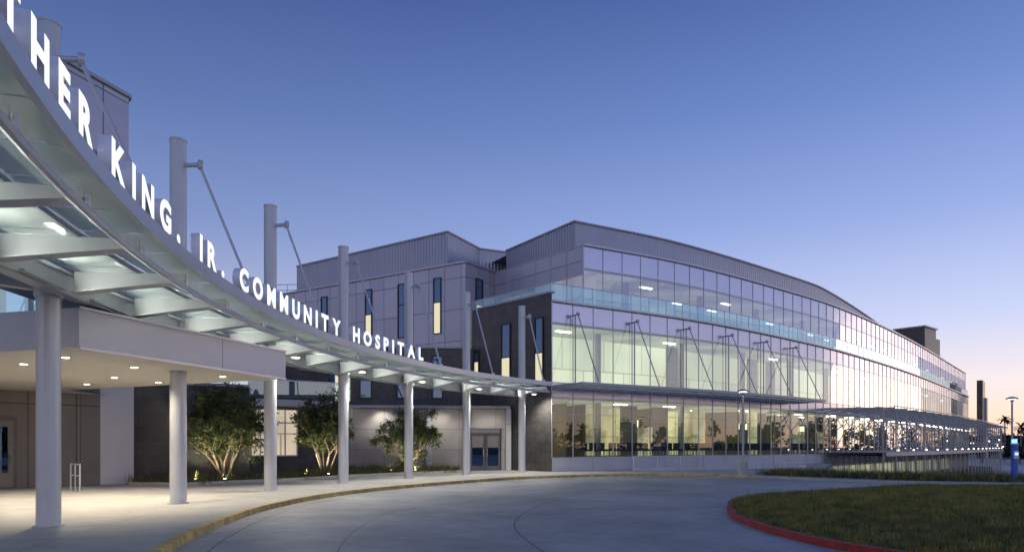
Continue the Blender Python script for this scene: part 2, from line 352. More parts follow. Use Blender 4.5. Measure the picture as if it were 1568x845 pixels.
for i in range(2,min(46,len(Lc)-1)):
    for P in (C,C2):
        for t in (0.1,0.55):
            if random.random()<0.25: continue
            p=P[i].lerp(P[i+1],t); a=math.atan2(LN[i].y,LN[i].x)+random.uniform(-.5,.5); 
            ca,sa=math.cos(a),math.sin(a)
            ch.box((p.x,p.y,1.30),(0.52,0.52,0.12),0,a)
            ch.box((p.x-0.24*ca,p.y-0.24*sa,1.55),(0.07,0.52,0.5),0,a)
            for sx_ in (-.22,.22):
                for sy_ in (-.22,.22): ch.box((p.x+sx_*ca-sy_*sa,p.y+sx_*sa+sy_*ca,1.05),(0.03,0.03,0.38),1,a)
ch.obj('waiting_room_chairs',[M['chair'],M['steeld']],hosp)
rf=MB(); flat(rf,offs(Uc,-0.1),offs(Uc,-24),14.6,0)
strip(rf,offs(Uc,-24)[::-1],-2.6,14.8,1)
pe=Uc[-1]; pb=offs(Uc,-24)[-1]; rf.wall(pe,pb,-2.6,14.8,1)
rf.wall(Lc[-1],Uc[-1],-2.6,10.5,1)
rf.obj('roof_and_rear_wall',[M['roof'],M['panel']],hosp)
sc_=MB(); S=offs(Uc,-0.9); u=0
n_s=max(i for i,p in enumerate(S) if p.y<84)
def zs(i):
    f=i/n_s; return 14.85+1.75*min(1,max(0,(1-f)/0.45))**0.8 if f>0.55 else 16.6
B0=offs(Uc,-14)
for i in range(n_s):
    l=(S[i+1]-S[i]).length; z1,z2=zs(i),zs(i+1)
    sc_.face([(S[i].x,S[i].y,14.6),(S[i+1].x,S[i+1].y,14.6),(S[i+1].x,S[i+1].y,z2),(S[i].x,S[i].y,z1)],0,[(u,0),(u+l,0),(u+l,z2),(u,z1)])
    sc_.face([(S[i].x,S[i].y,z1),(S[i+1].x,S[i+1].y,z2),(B0[i+1].x,B0[i+1].y,z2),(B0[i].x,B0[i].y,z1)],1); u+=l
    sc_.beam((S[i].x,S[i].y,z1+0.06),(S[i+1].x,S[i+1].y,z2+0.06),0.2,0.1,0.1,2)
p0=(S[0].x,S[0].y); sc_.wall((-0.45,52.8),p0,14.0,16.6,0); sc_.bar((-0.45,52.8),p0,0.18,16.6,16.7,2)
sg=MB(); a_=(-1.35,52.2); c_=(4.7,45.0); n=6
for i in range(n):
    q0=Vector(a_).lerp(Vector(c_),i/n); q1=Vector(a_).lerp(Vector(c_),(i+1)/n)
    sg.wall(q0,q1,10.5,12.9,0); sg.wall(q0,q1,12.9,14.8,1)
    sg.box((q1.x,q1.y,12.65),(0.06,0.1,4.3),2,math.atan2(c_[1]-a_[1],c_[0]-a_[0]))
for z in (12.9,14.78): sg.bar(a_,c_,0.1,z-0.03,z+0.03,2)
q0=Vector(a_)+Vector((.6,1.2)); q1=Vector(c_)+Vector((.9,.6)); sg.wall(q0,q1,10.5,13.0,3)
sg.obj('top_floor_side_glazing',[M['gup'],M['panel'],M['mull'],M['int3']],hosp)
T=[(-19.2,60.9),(-4.8,51.0),(-2.6,55.4),(-0.45,56.4),(2.0,60)]
u=0
for i in range(4):
    sc_.wall(T[i],T[i+1],14.0,17.5,0,u); sc_.bar(T[i],T[i+1],0.18,17.5,17.62,2)
sc_.poly([T[0],T[1],T[2],T[3],T[4],(-14,66)],17.45,1)
sc_.wall((-14,66),T[0],14,17.5,0)
sc_.obj('corrugated_roof_screens',[M['corr'],M['roof'],M['steeld']],hosp)
tw=MB(); A=(-24,62.3); B=(-3.35,49.3); Cc=(-1.35,52.2)
tw.wall(A,B,0,14.8,0); tw.wall(B,Cc,0,14.8,0); tw.bar(A,B,0.3,14.8,14.92,2); tw.bar(B,Cc,0.3,14.8,14.92,2)
tw.wall((-26,70),A,0,14.8,0)
tw.poly([A,B,Cc,(2,60),(-20,72)],14.75,1)
def slot(mb,a,b,t,wd,z0,z1,zm,side=0.03,lit=True):
    a=Vector(a); b=Vector(b); d=(b-a).normalized(); p=a.lerp(b,t); n=Vector((d.y,-d.x))
    ang=math.atan2(d.y,d.x)
    q0=p-d*wd/2+n*side; q1=p+d*wd/2+n*side
    mb.wall(q0,q1,z0,zm,3 if lit else 4); mb.wall(q0,q1,zm,z1,4)
    for q in (q0,q1): mb.box((q.x,q.y,(z0+z1)/2),(0.06,0.12,z1-z0+.06),5,ang)
    for z in (z0,zm,z1): mb.bar(q0,q1,0.12,z-.03,z+.03,5)
for t,zm,lt in ((0.403,12,False),(0.61,12.0,True),(0.751,12.4,False),(0.8945,12.2,True)): slot(tw,A,B,t,0.66,9.9,14.0,zm,lit=lt)
slot(tw,B,Cc,0.45,0.8,10.2,13.9,12.0)
tw.obj('tower_panel_walls',[M['panel'],M['roof'],M['mull'],M['lit'],M['gdark'],M['dark']],hosp)
dk=MB(); Q0=(2.45,42.0); Q1=(-2.8,47.7)
dk.wall(Q1,Q0,0,11.0,0); dk.bar(Q1,Q0,0.34,11.0,11.12,2,-0.1)
dk.wall((-18,46.5),(-2.8,47.7),0,8.35,0); dk.bar((-18,46.5),(-2.8,47.7),0.3,8.35,8.47,2)
dk.poly([(-24,62),(-18,46.5),(-2.8,47.7),B],8.33,1)
dk.poly([Q0,(4.9,44.8),(-1.4,52),Q1],10.48,1)
slot(dk,Q1,Q0,0.46,0.85,5.6,9.6,7.4); slot(dk,Q1,Q0,0.86,0.7,5.6,9.6,7.4)
slot(dk,Q1,Q0,0.07,0.5,5.6,8.2,7.4)
for t in (0.38,0.52,0.68,0.84): slot(dk,(-18,46.5),(-2.8,47.7),t,0.75,4.9,7.8,6.1,lit=False)
dk.obj('dark_masonry_walls',[M['tile'],M['roof'],M['steeld'],M['lit'],M['gdark'],M['dark']],hosp)
gf=MB()
P0=(-10.6,43.6); P1=(-0.15,44.7)
gf.wall(P0,P1,0,4.0,0); gf.bar(P0,P1,0.5,4.0,4.18,1,0.1)
gf.poly([P0,P1,(-2.8,47.6),(-11,47.0)],3.98,6)
gf.wall((-11,47),P0,0,4.0,0)
d=(Vector(P1)-Vector(P0)).normalized(); n=Vector((d.y,-d.x)); ang=math.atan2(d.y,d.x)
for t in (0.02,0.5,0.735,0.99):
    p=Vector(P0).lerp(Vector(P1),t)+n*0.1; gf.box((p.x,p.y,1.995),(0.35,0.3,3.99),2,ang)
pd=Vector((-1.75,44.53))+n*0.06
gf.box((pd.x,pd.y,1.35),(2.1,0.08,2.75),3,ang)
for sx_ in (-0.5,0.5):
    q=pd+d*sx_+n*0.05; gf.box((q.x,q.y,1.2),(0.94,0.06,2.3),4,ang); q2=q+n*0.04; gf.box((q2.x,q2.y,1.25),(0.7,0.02,1.9),5,ang)
    q3=q2+n*0.05-d*(0.36 if sx_>0 else -0.36); gf.box((q3.x,q3.y,1.15),(0.03,0.04,0.5),2,ang)
q=pd+n*0.08; gf.box((q.x,q.y,2.55),(1.9,0.03,0.28),5,ang)
gf.obj('entrance_ground_wall',[M['beige'],M['steeld'],M['plinth'],M['dark'],M['frame'],M['gdark'],M['roof']],hosp)
lb=MB(); a=(-17.5,37.6); b_=(-10.4,42.2)
lb.wall(a,b_,0,3.9,0); lb.bar(a,b_,0.6,3.9,4.3,1); lb.poly([a,b_,(-10.9,47),(-19,46)],4.28,2)
lb.wall(b_,(-10.9,46.9),0,4.0,0)
q0=Vector(a).lerp(Vector(b_),.33); q1=Vector(a).lerp(Vector(b_),.66); dd=(q1-q0).normalized(); nn=Vector((dd.y,-dd.x))*0.04
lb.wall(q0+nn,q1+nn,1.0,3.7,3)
for k in range(5):
    r=q0.lerp(q1,k/4)+nn; lb.box((r.x,r.y,2.35),(0.07,0.14,2.7),4,math.atan2(dd.y,dd.x))
lb.bar(q0+nn,q1+nn,0.14,0.97,1.05,4); lb.bar(q0+nn,q1+nn,0.14,2.9,2.98,4)
lb.wall((a[0]+.3,a[1]),(b_[0],b_[1]-.1),4.4,5.4,5); lb.bar((a[0]+.3,a[1]),(b_[0],b_[1]-.1),0.06,5.4,5.46,4)
slot(lb,(-18,46.3),(-2.8,47.5),0.42,1.0,4.6,7.4,6.9)
lb.obj('lobby_volume',[M['tile'],M['steeld'],M['roof'],M['intl'],M['mull'],M['grail']],hosp)
lf=MB()
UB=[(-15.6,10.0),(-14.5,22.0),(-13.7,24.4),(-22.0,33.0)]
lf.wall(UB[0],UB[1],4.5,8.0,1,0); lf.bar(UB[0],UB[1],0.3,8.0,8.15,3)
lf.wall((-17.4,10.0),(-16.3,22.0),4.6,7.9,8)  # added inner wall that glows by itself behind the west block glass
lf.wall(UB[1],UB[2],4.5,14.0,0,12); lf.wall(UB[2],UB[3],4.5,14.0,0,15)
lf.wall((-15.6,21.9),UB[1],8.0,14.0,0); lf.wall((-24,24),(-15.6,21.9),8.0,14.0,0)
lf.bar(UB[1],UB[2],0.2,14.0,14.12,3); lf.bar(UB[2],UB[3],0.2,14.0,14.12,3)
lf.poly([UB[1],UB[2],UB[3],(-24,24),(-15.6,21.9)],13.9,4); lf.poly([UB[0],UB[1],UB[2],UB[3],(-24,24),(-24,10)],4.52,4)
for k in range(10):
    p=Vector(UB[0]).lerp(Vector(UB[1]),k/9); lf.box((p.x+.06,p.y,6.25),(0.12,0.07,3.5),3,R(5))
lf.bar(UB[0],UB[1],0.1,6.2,6.28,3,0.05)
lf.wall((-14.30,22.6),(-13.80,24.1),9.4,11.6,2)
lf.wall((-16.3,28.6),(-22,33),0,4.5,5)
lf.wall((-22,33),(-17.5,37.6),0,8.3,5)
G=[(-24,19.5),(-19.6,24.6),(-17.2,27.2),(-16.75,27.75),(-15.9,28.7),(-16.5,29.6)]
lf.wall(G[0],G[1],0,4.4,6); lf.wall(G[1],G[2],0,4.4,6,3); lf.wall(G[2],G[3],0,4.4,6)
lf.wall(G[3],G[4],0,4.4,7); lf.wall(G[4],G[5],0,4.4,7)
DW=(-12.2,31.7)
lf.wall(G[5],DW,0,4.3,5); lf.wall(DW,(-13.9,36.5),0,4.3,5); lf.bar(G[5],DW,0.3,4.3,4.42,3)
lf.poly([G[5],DW,(-13.9,36.5),(-17.5,37.6),(-22,33)],4.31,4)
lf.obj('west_block',[M['panel'],M['grail'],M['dark'],M['steeld'],M['roof'],M['tile'],M['brown'],M['whitep'],M['int3']],hosp)
dr=MB()
def door(a,b_,back,wd):
    a=Vector(a); b_=Vector(b_); dd=(a-b_).normalized(); nn=Vector((dd.y,-dd.x)); 
    ang=math.atan2(dd.y,dd.x)
    p=a-dd*back+nn*0.05; dr.box((p.x,p.y,1.35),(wd,0.1,2.7),0,ang); q=p+nn*0.06; dr.box((q.x,q.y,1.3),(wd-.25,0.05,2.45),1,ang)
    q=q+nn*0.035; dr.box((q.x,q.y,1.45),(wd-.6,0.03,1.7),2,ang)
    q=q+nn*0.04+dd*(wd*.33); dr.box((q.x,q.y,1.1),(0.04,0.05,0.35),0,ang)
door(G[1],G[0],0.9,1.5); door(G[2],G[1],2.75,1.3)
dr.obj('service_door',[M['frame'],M['brown'],M['gdark']],hosp)
mp=MB(); mp.box((60.0,101.5,16.6),(4.4,4,4.4),0,R(40)); mp.box((63.4,104.5,15.9),(2.4,3,3.6),0,R(40)); mp.box((60,101.5,18.85),(4.9,4.4,0.2),1,R(40))
mp.box((85.6,124.6,6.3),(0.9,6,14.0),0,R(-38)); mp.box((87.0,125.4,4.8),(0.5,3,11.0),1,R(-38))
mp.obj('mechanical_penthouse',[M['tile'],M['corr']],hosp)
rr=MB()
for z in (15.3,15.8): rr.tube((-24,60.5,z),(-18.8,60.2,z),0.03)
for k in range(6): x=-24+5.2*k/5; rr.tube((x,60.5-.3*k/5,14.6),(x,60.5-.3*k/5,15.8),0.03)
rr.obj('roof_guard_rail',[M['steel']],hosp)
i0=min(i for i,p in enumerate(Lc) if p.x>27)
LL=Lc[i0:]; ll=MB()
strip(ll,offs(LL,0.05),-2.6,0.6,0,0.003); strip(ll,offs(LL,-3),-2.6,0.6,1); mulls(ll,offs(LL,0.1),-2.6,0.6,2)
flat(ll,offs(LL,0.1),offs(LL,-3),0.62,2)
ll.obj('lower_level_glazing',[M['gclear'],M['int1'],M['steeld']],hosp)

# ------------------------------------------------------------------ wing canopy with tie rods
wc=empty('wing_sunshade_canopy'); k=MB()
i1=max(i for i,p in enumerate(Lc) if p.x<23.6); WP=Lc[:i1+1]; WN=normals(WP)
A0=[p+n*0.2 for p,n in zip(WP,WN)]; A1=[p+n*2.9 for p,n in zip(WP,WN)]
rail(k,A1,0.14,5.12,5.30,0); rail(k,A0,0.1,5.1,5.3,0)
for q in (0.8,1.3,1.8,2.3,2.65): rail(k,[p+n*q for p,n in zip(WP,WN)],0.16,5.16,5.2,1)
for i in range(len(WP)): k.beam((A0[i].x,A0[i].y,5.3),(A1[i].x,A1[i].y,5.28),0.08,0.24,0.16,0)
rail(k,[p+n*3.05 for p,n in zip(WP,WN)],0.05,4.98,5.04,0)
k.obj('canopy_frame',[M['steeld'],M['frost']],wc)
k=MB()
for i in range(1,len(WP),3):
    p,n=WP[i],WN[i]
    c=p+n*0.55; k.tube((p.x,p.y,9.75),(c.x,c.y,9.75),0.05,mi=0); k.tube((c.x,c.y,9.68),(c.x,c.y,9.86),0.12,n=12)
    k.tube((p.x+n.x*.25,p.y+n.y*.25,5.3),(p.x+n.x*.25,p.y+n.y*.25,9.75),0.045)
    e=p+n*2.6; k.tube((c.x,c.y,9.7),(e.x,e.y,5.3),0.035)
k.obj('tie_rods',[M['steeld']],wc)

# ------------------------------------------------------------------ entrance canopy
ec=empty('entrance_canopy'); k=MB(); gl=MB()
RO=33.2; RG=35.75; RI=37.6
TH0=-32; TH1=43.0
cpos=[(-9.28,13.67),(-9.24,18.9),(-8.53,24.1),(-7.18,29.07),(-5.07,33.5),(-2.52,37.7),(0.6,41.4)]
cols=[(math.hypot(CX-x,y-CY),math.degrees(math.atan2(y-CY,CX-x))) for x,y in cpos]
ths=[TH0+i*(TH1-TH0)/100 for i in range(101)]
def ring(mb,r,w,z0,z1,mi,t0=TH0,t1=TH1):
    n_=100; P=[arc(r,t0+(t1-t0)*i/n_) for i in range(n_+1)]
    for i in range(n_): mb.bar(P[i],P[i+1],w,z0,z1,mi)
ring(k,RO-0.04,0.09,5.10,5.34,0); ring(k,RO+0.25,0.3,5.33,5.37,0)
ring(k,RG,0.06,4.62,5.02,1); ring(k,RG,0.30,4.58,4.62,1); ring(k,RG,0.30,5.02,5.05,1); ring(k,RI,0.12,4.95,5.2,1)
ring(k,34.4,0.07,5.08,5.16,2); ring(k,36.8,0.07,5.08,5.16,2)
for i in range(100):
    a=arc(RO+0.2,ths[i]); b_=arc(RO+0.2,ths[i+1]); k.tube((*a,4.78),(*b_,4.78),0.065,n=8,mi=0,cap=False)
dth=8.12; th=cols[0][1]-dth*3; bt=[]
while th<TH1: bt.append(th); th+=dth/2
for i,th in enumerate(bt):
    a=arc(RG-.16,th); b_=arc(RO+0.25,th); c=arc(RI,th); a3=arc(RG+.16,th)
    k.beam((*a,5.09),(*b_,5.09),0.05,0.42,0.14,2); k.beam((*a3,5.09),(*c,5.09),0.05,0.42,0.2,2)
    k.beam((*a,4.67),(*b_,4.95),0.30,0.025,0.025,2); k.beam((*a3,4.67),(*c,4.89),0.30,0.025,0.025,2)
    k.tube((*arc(RO+0.2,th),4.78),(*arc(RO+0.2,th),5.0),0.04)
    if i<len(bt)-1:
        for (ra,rb) in ((RO+0.05,34.38),(34.42,RG),(RG+.02,36.78),(36.82,RI)):
            t2=bt[i+1]
            for q in (0,1):
                u0=th+(t2-th)*(q*0.5+0.006); u1=th+(t2-th)*(q*0.5+0.494)
                gl.face([(*arc(ra,u0),5.2),(*arc(rb,u0),5.2),(*arc(rb,u1),5.2),(*arc(ra,u1),5.2)],0)
gl.obj('canopy_glass_panes',[M['frost']],ec)
k.obj('canopy_steel_frame',[M['steel'],M['steeld'],M['flange']],ec)
for r_,th in [(36.1,cols[0][1]-dth)]+cols:
    k=MB(); x,y=arc(r_,th)
    k.tube((x,y,-0.02),(x,y,10.0),0.215,n=28); k.tube((x,y,0.0),(x,y,0.03),0.27,n=28); k.tube((x,y,10.0),(x,y,10.05),0.228,n=28)
    k.tube((x,y,4.55),(x,y,5.12),0.25,n=24)
    a=arc(r_-0.15,th); b_=arc(r_-0.62,th); k.tube((*a,9.35),(*b_,9.35),0.06,n=12)
    e=arc(r_-0.62,th); k.tube((e[0]-.05,e[1]-0.03,9.35),(e[0]+.05,e[1]+.03,9.35),0.13,n=16)
    f=arc(33.6,th); k.tube((*e,9.3),(*f,5.35),0.04,n=8); k.tube((*f,5.3),(*f,5.5),0.08,n=8)
    k.obj('column',[M['steel']],ec,False)
lampdefs=[]
k=MB()
for th in [cols[0][1]+dth*i*1.0+1.2 for i in range(2,7)]:
    x,y=arc(35.0,th); k.box((x,y,4.80),(0.34,0.22,0.12),0,R(-th)); k.tube((x,y,4.73),(x,y,4.739),0.13,n=14,mi=1)
    k.tube((x,y,4.8),(x,y,5.05),0.03); lampdefs.append((x,y,4.62))
k.obj('canopy_light_fixtures',[M['steeld'],M['lumw']],ec)

def spot(loc,target,e,col=(1,0.9,0.72),size=110,blend=0.7,rad=0.08,name='downlight_lamp',parent=None):
    l=bpy.data.lights.new(name,'SPOT'); l.energy=e; l.color=col; l.spot_size=R(size); l.spot_blend=blend; l.shadow_soft_size=rad
    o=bpy.data.objects.new(name,l); sc.collection.objects.link(o); o.location=loc
    o.rotation_euler=(Vector(loc)-Vector(target)).to_track_quat('Z','Y').to_euler()
    if parent: o.parent=parent; o.matrix_parent_inverse=Matrix.Translation(-parent.location)
    return o
for i,(x,y,z) in enumerate(lampdefs):
    spot((x,y,z),(x+1.2,y-.3,0),600,(1,0.94,0.82),150,0.8,0.12,'canopy_lamp',ec)
# added fill lights with made-up housings along the ring girder, brightening the panes
k=MB()
for i in range(2,len(bt)-1):
    tm=(bt[i]+bt[i+1])/2; x,y=arc(RG-0.24,tm)
    a=arc(RG-0.24,tm-1.2); b_=arc(RG-0.24,tm+1.2); k.bar(a,b_,0.10,4.60,4.65,0)
    l=bpy.data.lights.new('added_canopy_fill','AREA'); l.shape='RECTANGLE'; l.size=1.5; l.size_y=0.08; l.energy=26; l.color=(0.98,1.0,0.93)
    o=bpy.data.objects.new('added_canopy_fill',l); sc.collection.objects.link(o)
    T_=Vector((math.sin(R(tm)),math.cos(R(tm)),0)); IN_=Vector((math.cos(R(tm)),-math.sin(R(tm)),0))
    D_=(IN_*0.95+Vector((0,0,0.6))).normalized(); Zl=-D_; Yl=Zl.cross(T_)
    o.matrix_world=Matrix(((T_.x,Yl.x,Zl.x,x),(T_.y,Yl.y,Zl.y,y),(T_.z,Yl.z,Zl.z,4.68),(0,0,0,1))); o.parent=ec
k.obj('added_canopy_fill_bars',[M['steeld']],ec)

# ------------------------------------------------------------------ drop-off soffit box
bx=empty('entrance_soffit_box'); k=MB()
FA=(-9.1,14.35); FB=(-7.0,21.1); FC=(-16.5,25.4); FD=(-19,17.0)
zb,zt=3.66,4.50
k.wall(FA,FB,zb,zt,0,0.3); k.wall(FB,FC,zb,zt,0); k.wall(FD,FA,zb,zt,0)
k.poly([FD,FA,FB,FC],zt,1)
k.poly([FD,FA,FB,FC,(-16.6,29),(-25,24)],zb,2)
k.bar(FA,FB,0.05,zb-0.03,zb+0.02,3,0.01); k.bar(FA,FB,0.05,zt-0.02,zt+0.03,3,0.01)
dl=[(-10.4,15.9),(-9.9,17.9),(-12.0,20.6),(-11.5,22.2),(-14.2,18.0),(-14.2,22.8),(-8.6,20.3),(-16.6,20.2),(-12.3,17.2)]
for x,y in dl:
    k.tube((x,y,zb-0.012),(x,y,zb+0.02),0.11,n=16,mi=3); k.tube((x,y,zb-0.02),(x,y,zb-0.013),0.08,n=16,mi=4)
k.obj('soffit_and_fascia',[M['whitep'],M['roof'],M['soffit'],M['mull'],M['lumw']],bx)
for x,y in dl: spot((x,y,zb-0.05),(x,y,0),350,(1,0.88,0.68),130,0.7,0.08,'soffit_downlight',bx)

# ------------------------------------------------------------------ sign letters
sg_=empty('hospital_name_sign'); txt_pre='MARTIN LUTHER '; txt='KING, JR. COMMUNITY HOSPITAL'
cache={}
def glyph(chh):
    if chh in cache: return cache[chh]
    cu=bpy.data.curves.new('glyph','FONT'); cu.body=chh; cu.size=0.71; cu.extrude=0.09; cu.offset=0.034; cu.resolution_u=5
    o=bpy.data.objects.new('glyph',cu); sc.collection.objects.link(o); bpy.context.view_layer.update()
    d=bpy.context.evaluated_depsgraph_get(); me=bpy.data.meshes.new_from_object(o.evaluated_get(d)); bpy.data.objects.remove(o)
    xs=[v.co.x for v in me.vertices]; mn,mx=min(xs),max(xs)
    for v in me.vertices: v.co.x=(v.co.x-mn)*1.16
    me.materials.clear(); me.materials.append(M['letter']); me.materials.append(M['lside'])
    for p in me.polygons: p.material_index=0 if p.normal.z>0.9 else 1
    cache[chh]=(me,(mx-mn)*1.16); return cache[chh]
SP=0.40; RL=33.25; T0=-13.9; T1=22.9
def width(s_): return sum(SP if c==' ' else glyph(c)[1] for c in s_)
total=R(T1-T0)*RL; gap=(total-width(txt))/(len(txt)-1)
def put(s_,start):
    pos=start
    for c in s_:
        if c==' ': pos+=SP+gap; continue
        me,wd=glyph(c); th=(pos+wd/2)/RL; T_=Vector((math.sin(th),math.cos(th),0)); Z_=Vector((math.cos(th),-math.sin(th),0))
        P_=Vector((CX-RL*math.cos(th),CY+RL*math.sin(th),5.41))-T_*wd/2
        o=bpy.data.objects.new('letter_'+(c.lower() if c.isalpha() else 'punctuation'),me); sc.collection.objects.link(o)
        o.matrix_world=Matrix(((T_.x,0,Z_.x,P_.x),(T_.y,0,Z_.y,P_.y),(0,1,0,P_.z),(0,0,0,1))); o.parent=sg_
        pos+=wd+gap
    return pos
put(txt,R(T0)*RL)
pre=width(txt_pre)+gap*len(txt_pre)-0.25; put(txt_pre,R(T0)*RL-pre)

# ------------------------------------------------------------------ GROUND
k=MB(); k.face([(-1500,-1500,-2.62),(1500,-1500,-2.62),(1500,2500,-2.62),(-1500,2500,-2.62)]); k.obj('ground',[M['far']])
plate=[(60,31),(26,31.6),(22.5,32.6),(19,35.5),(17.6,39),(29.2,62),(20,80),(-60,80),(-60,-40),(60,-40)]
k=MB(); k.poly(plate,-0.13,0)
for i in range(len(plate)): a=plate[i]; b_=plate[(i+1)%len(plate)]; k.wall(a,b_,-2.7,-0.13,1)
k.obj('road',[M['road'],M['plinth']])
kerb=[Vector(p) for p in [(16,-22),(9,-16),(3,-8.5),(-1.2,-0.5),(-3.9,6.0),(-5.35,10.26),(-6.25,14.5),(-6.6,19),(-5.9,23.9),(-3.7,29.0),(-0.2,34.3),(3.0,37.2),(6.3,38.9),(9.6,39.2),(12.4,37.6),(14.6,34.4),(17.2,31.2),(20.5,29.4),(26,28.4),(40,27.8),(59.9,27.5)]]
KP=catmull([tuple(p) for p in kerb],0.6); KN=normals(KP)
k=MB()
side=[(p.x,p.y) for p in offs(KP,-0.16)]
k.poly(side+[(59.9,30.9),(26,31.5),(22.4,32.5),(18.9,35.4),(17.5,39),(29.0,61.8),(20,79.9),(-59.9,79.9),(-59.9,side[0][1])],0.0,0)
k.obj('sidewalk',[M['conc']])
k=MB()
nY=max(i for i,p in enumerate(KP) if p.x<13.2 and p.y>20)
for i in range(len(KP)-1):
    mi=0 if i<nY else 1
    a,b_=KP[i],KP[i+1]; ai,bi=a-KN[i]*0.16,b_-KN[i+1]*0.16; a2,b2=a+KN[i]*0.02,b_+KN[i+1]*0.02
    k.face([(a.x,a.y,0.006),(b_.x,b_.y,0.006),(bi.x,bi.y,0.006),(ai.x,ai.y,0.006)],mi)
    k.face([(a2.x,a2.y,-0.13),(b2.x,b2.y,-0.13),(b_.x,b_.y,0.006),(a.x,a.y,0.006)],mi)
k.obj('yellow_kerb',[M['ykerb'],M['conc']])
k=MB()
def line(P,wd,z,mi=0):
    Nn=normals(P)
    for i in range(len(P)-1):
        a,b_=P[i]+Nn[i]*wd/2,P[i+1]+Nn[i+1]*wd/2; c,d_=P[i+1]-Nn[i+1]*wd/2,P[i]-Nn[i]*wd/2
        k.face([(a.x,a.y,z),(b_.x,b_.y,z),(c.x,c.y,z),(d_.x,d_.y,z)],mi)
line(offs(KP,0.6,KN)[:nY+8],0.02,-0.126)
line(catmull([(.9,9.5),(0.35,12.0),(0.05,15),(.5,18.5),(1.6,22.5),(3.5,28)],0.5),0.022,-0.126)
line(catmull([(-2.6,9.5),(-3.2,14),(-3.1,19),(-2.1,24),(0,29.5),(3.5,34)],0.5),0.014,-0.126)
for i in range(8,nY,9):
    p=KP[i]; n=KN[i]; line([p+n*0.6,p+n*6.4],0.014,-0.122)
    if i%18==8: line([p+n*6.4,p+n*11],0.014,-0.122)
for i in range(0,nY,3):
    p=KP[i]; n=KN[i]; line([p-n*0.2,p-n*5.8],0.012,0.008)
line(offs(KP,-2.0,KN)[:nY],0.012,0.004)
k.obj('pavement_joints',[M['joint']])
isl=catmull([(5.95,10.2),(5.35,11.6),(5.1,13.4),(5.2,16.0),(5.9,18.7),(7.0,21.2),(9.3,23.4),(12.5,25.2),(16.6,26.0),(22,26.2),(32,26)],0.5)
isl2=catmull([(40,22),(40,8),(30,4),(16,4.5),(9,7.2),(6.9,8.8),(5.95,10.2)],0.6)
IS=isl+[Vector((37,25))]+isl2[:-1]
IN=normals(IS)
k=MB(); nI=len(IS)
for i in range(nI):
    j=(i+1)%nI; a,b_=IS[i],IS[j]; na,nb=IN[i],IN[j]
    ai,bi=a+na*0.16,b_+nb*0.16
    k.face([(a.x,a.y,0.0),(ai.x,ai.y,0.0),(bi.x,bi.y,0.0),(b_.x,b_.y,0.0)],0)
    k.face([(a.x,a.y,-0.13),(a.x,a.y,0.0),(b_.x,b_.y,0.0),(b_.x,b_.y,-0.13)],0)
    k.face([(ai.x,ai.y,0.0),(ai.x,ai.y,-0.1),(bi.x,bi.y,-0.1),(bi.x,bi.y,0.0)],0)
k.obj('red_kerb',[M['rkerb']])
from mathutils import noise
poly=[(p.x,p.y) for p in offs(IS,0.17,IN)]
def inside(x,y,P):
    c=False; n_=len(P); j=n_-1
    for i in range(n_):
        xi,yi=P[i]; xj,yj=P[j]
        if (yi>y)!=(yj>y) and x<(xj-xi)*(y-yi)/(yj-yi)+xi: c=not c
        j=i
    return c
def edged(x,y,P): return min(math.hypot(x-a,y-b) for a,b in P)
def lawnz(x,y):
    d=min(3.0,edged(x,y,poly)); return -0.03+0.09*d+0.04*noise.noise((x*.4,y*.4,0))
k=MB(); k.poly(poly,-0.02,0); 
stp=0.7
gx=int((41-4)/stp); gy=int((28-3)/stp); zc={}
def Z(i,j):
    if (i,j) not in zc:
        x,y=4+i*stp,3+j*stp; zc[(i,j)]=lawnz(x,y) if inside(x,y,poly) else None
    return zc[(i,j)]
for i in range(gx):
    for j in range(gy):
        q=[(i,j),(i+1,j),(i+1,j+1),(i,j+1)]
        if all(Z(*a) is not None for a in q): k.face([(4+a*stp,3+b_*stp,Z(a,b_)) for a,b_ in q],0,None,True)
k.obj('lawn',[M['soil']],None,True)
k=MB(); cnt=0
def blade(mb,x,y,z,h,wd,mi,lean=0.5):
    a=random.uniform(0,6.28); dx,dy=math.cos(a)*wd,math.sin(a)*wd; l=random.uniform(0,lean)*h; b2=random.uniform(0,6.28)
    mb.face([(x-dx,y-dy,z),(x+dx,y+dy,z),(x+math.cos(b2)*l,y+math.sin(b2)*l,z+h)],mi)
while cnt<90000:
    y=3.5+random.random()*23; x=random.uniform(5,26)
    if x>0.80*y+1.5 or not inside(x,y,poly): continue
    nn=noise.noise((x*.35,y*.35,3))+0.6*noise.noise((x*1.1,y*1.1,7)); z=lawnz(x,y) if cnt%3==0 else z
    if cnt%3: x=px+random.uniform(-.1,.1); y=py+random.uniform(-.1,.1)
    px,py=x,y
    dry=random.random()<0.18+1.2*max(0,nn)
    blade(k,x,y,z-0.02,random.uniform(.05,.13)*(1+1.2*max(0,-nn)),0.013,1 if dry else 0,0.9); cnt+=1
k.obj('lawn_grass',[M['grassa'],M['grassb']])
bed=[(-15.6,27.8),(-13.2,27.6),(-10.3,31.2),(-8.2,35.5),(-5.5,38.9),(-2.9,41.4),(-3.6,44.1),(-10.4,43.4),(-11.0,40.4),(-11.6,33),(-15.3,29.8)]
k=MB(); k.poly(bed,0.03,0)
for i in range(len(bed)): k.bar(bed[i],bed[(i+1)%len(bed)],0.15,0,0.12,1)
k.obj('planting_bed',[M['mulch'],M['conc']])
k=MB(); c=0
while c<420:
    x,y=random.uniform(-15.6,-2.9),random.uniform(27.6,44)
    if not inside(x,y,bed): continue
    c+=1; h0=random.uniform(.25,.6)
    for _ in range(26): blade(k,x+random.gauss(0,.1),y+random.gauss(0,.1),0.02,h0*random.uniform(.5,1.1),0.016,random.choice((0,0,0,1)),1.1)
k.obj('bed_shrubs',[M['leafa'],M['grassb']])
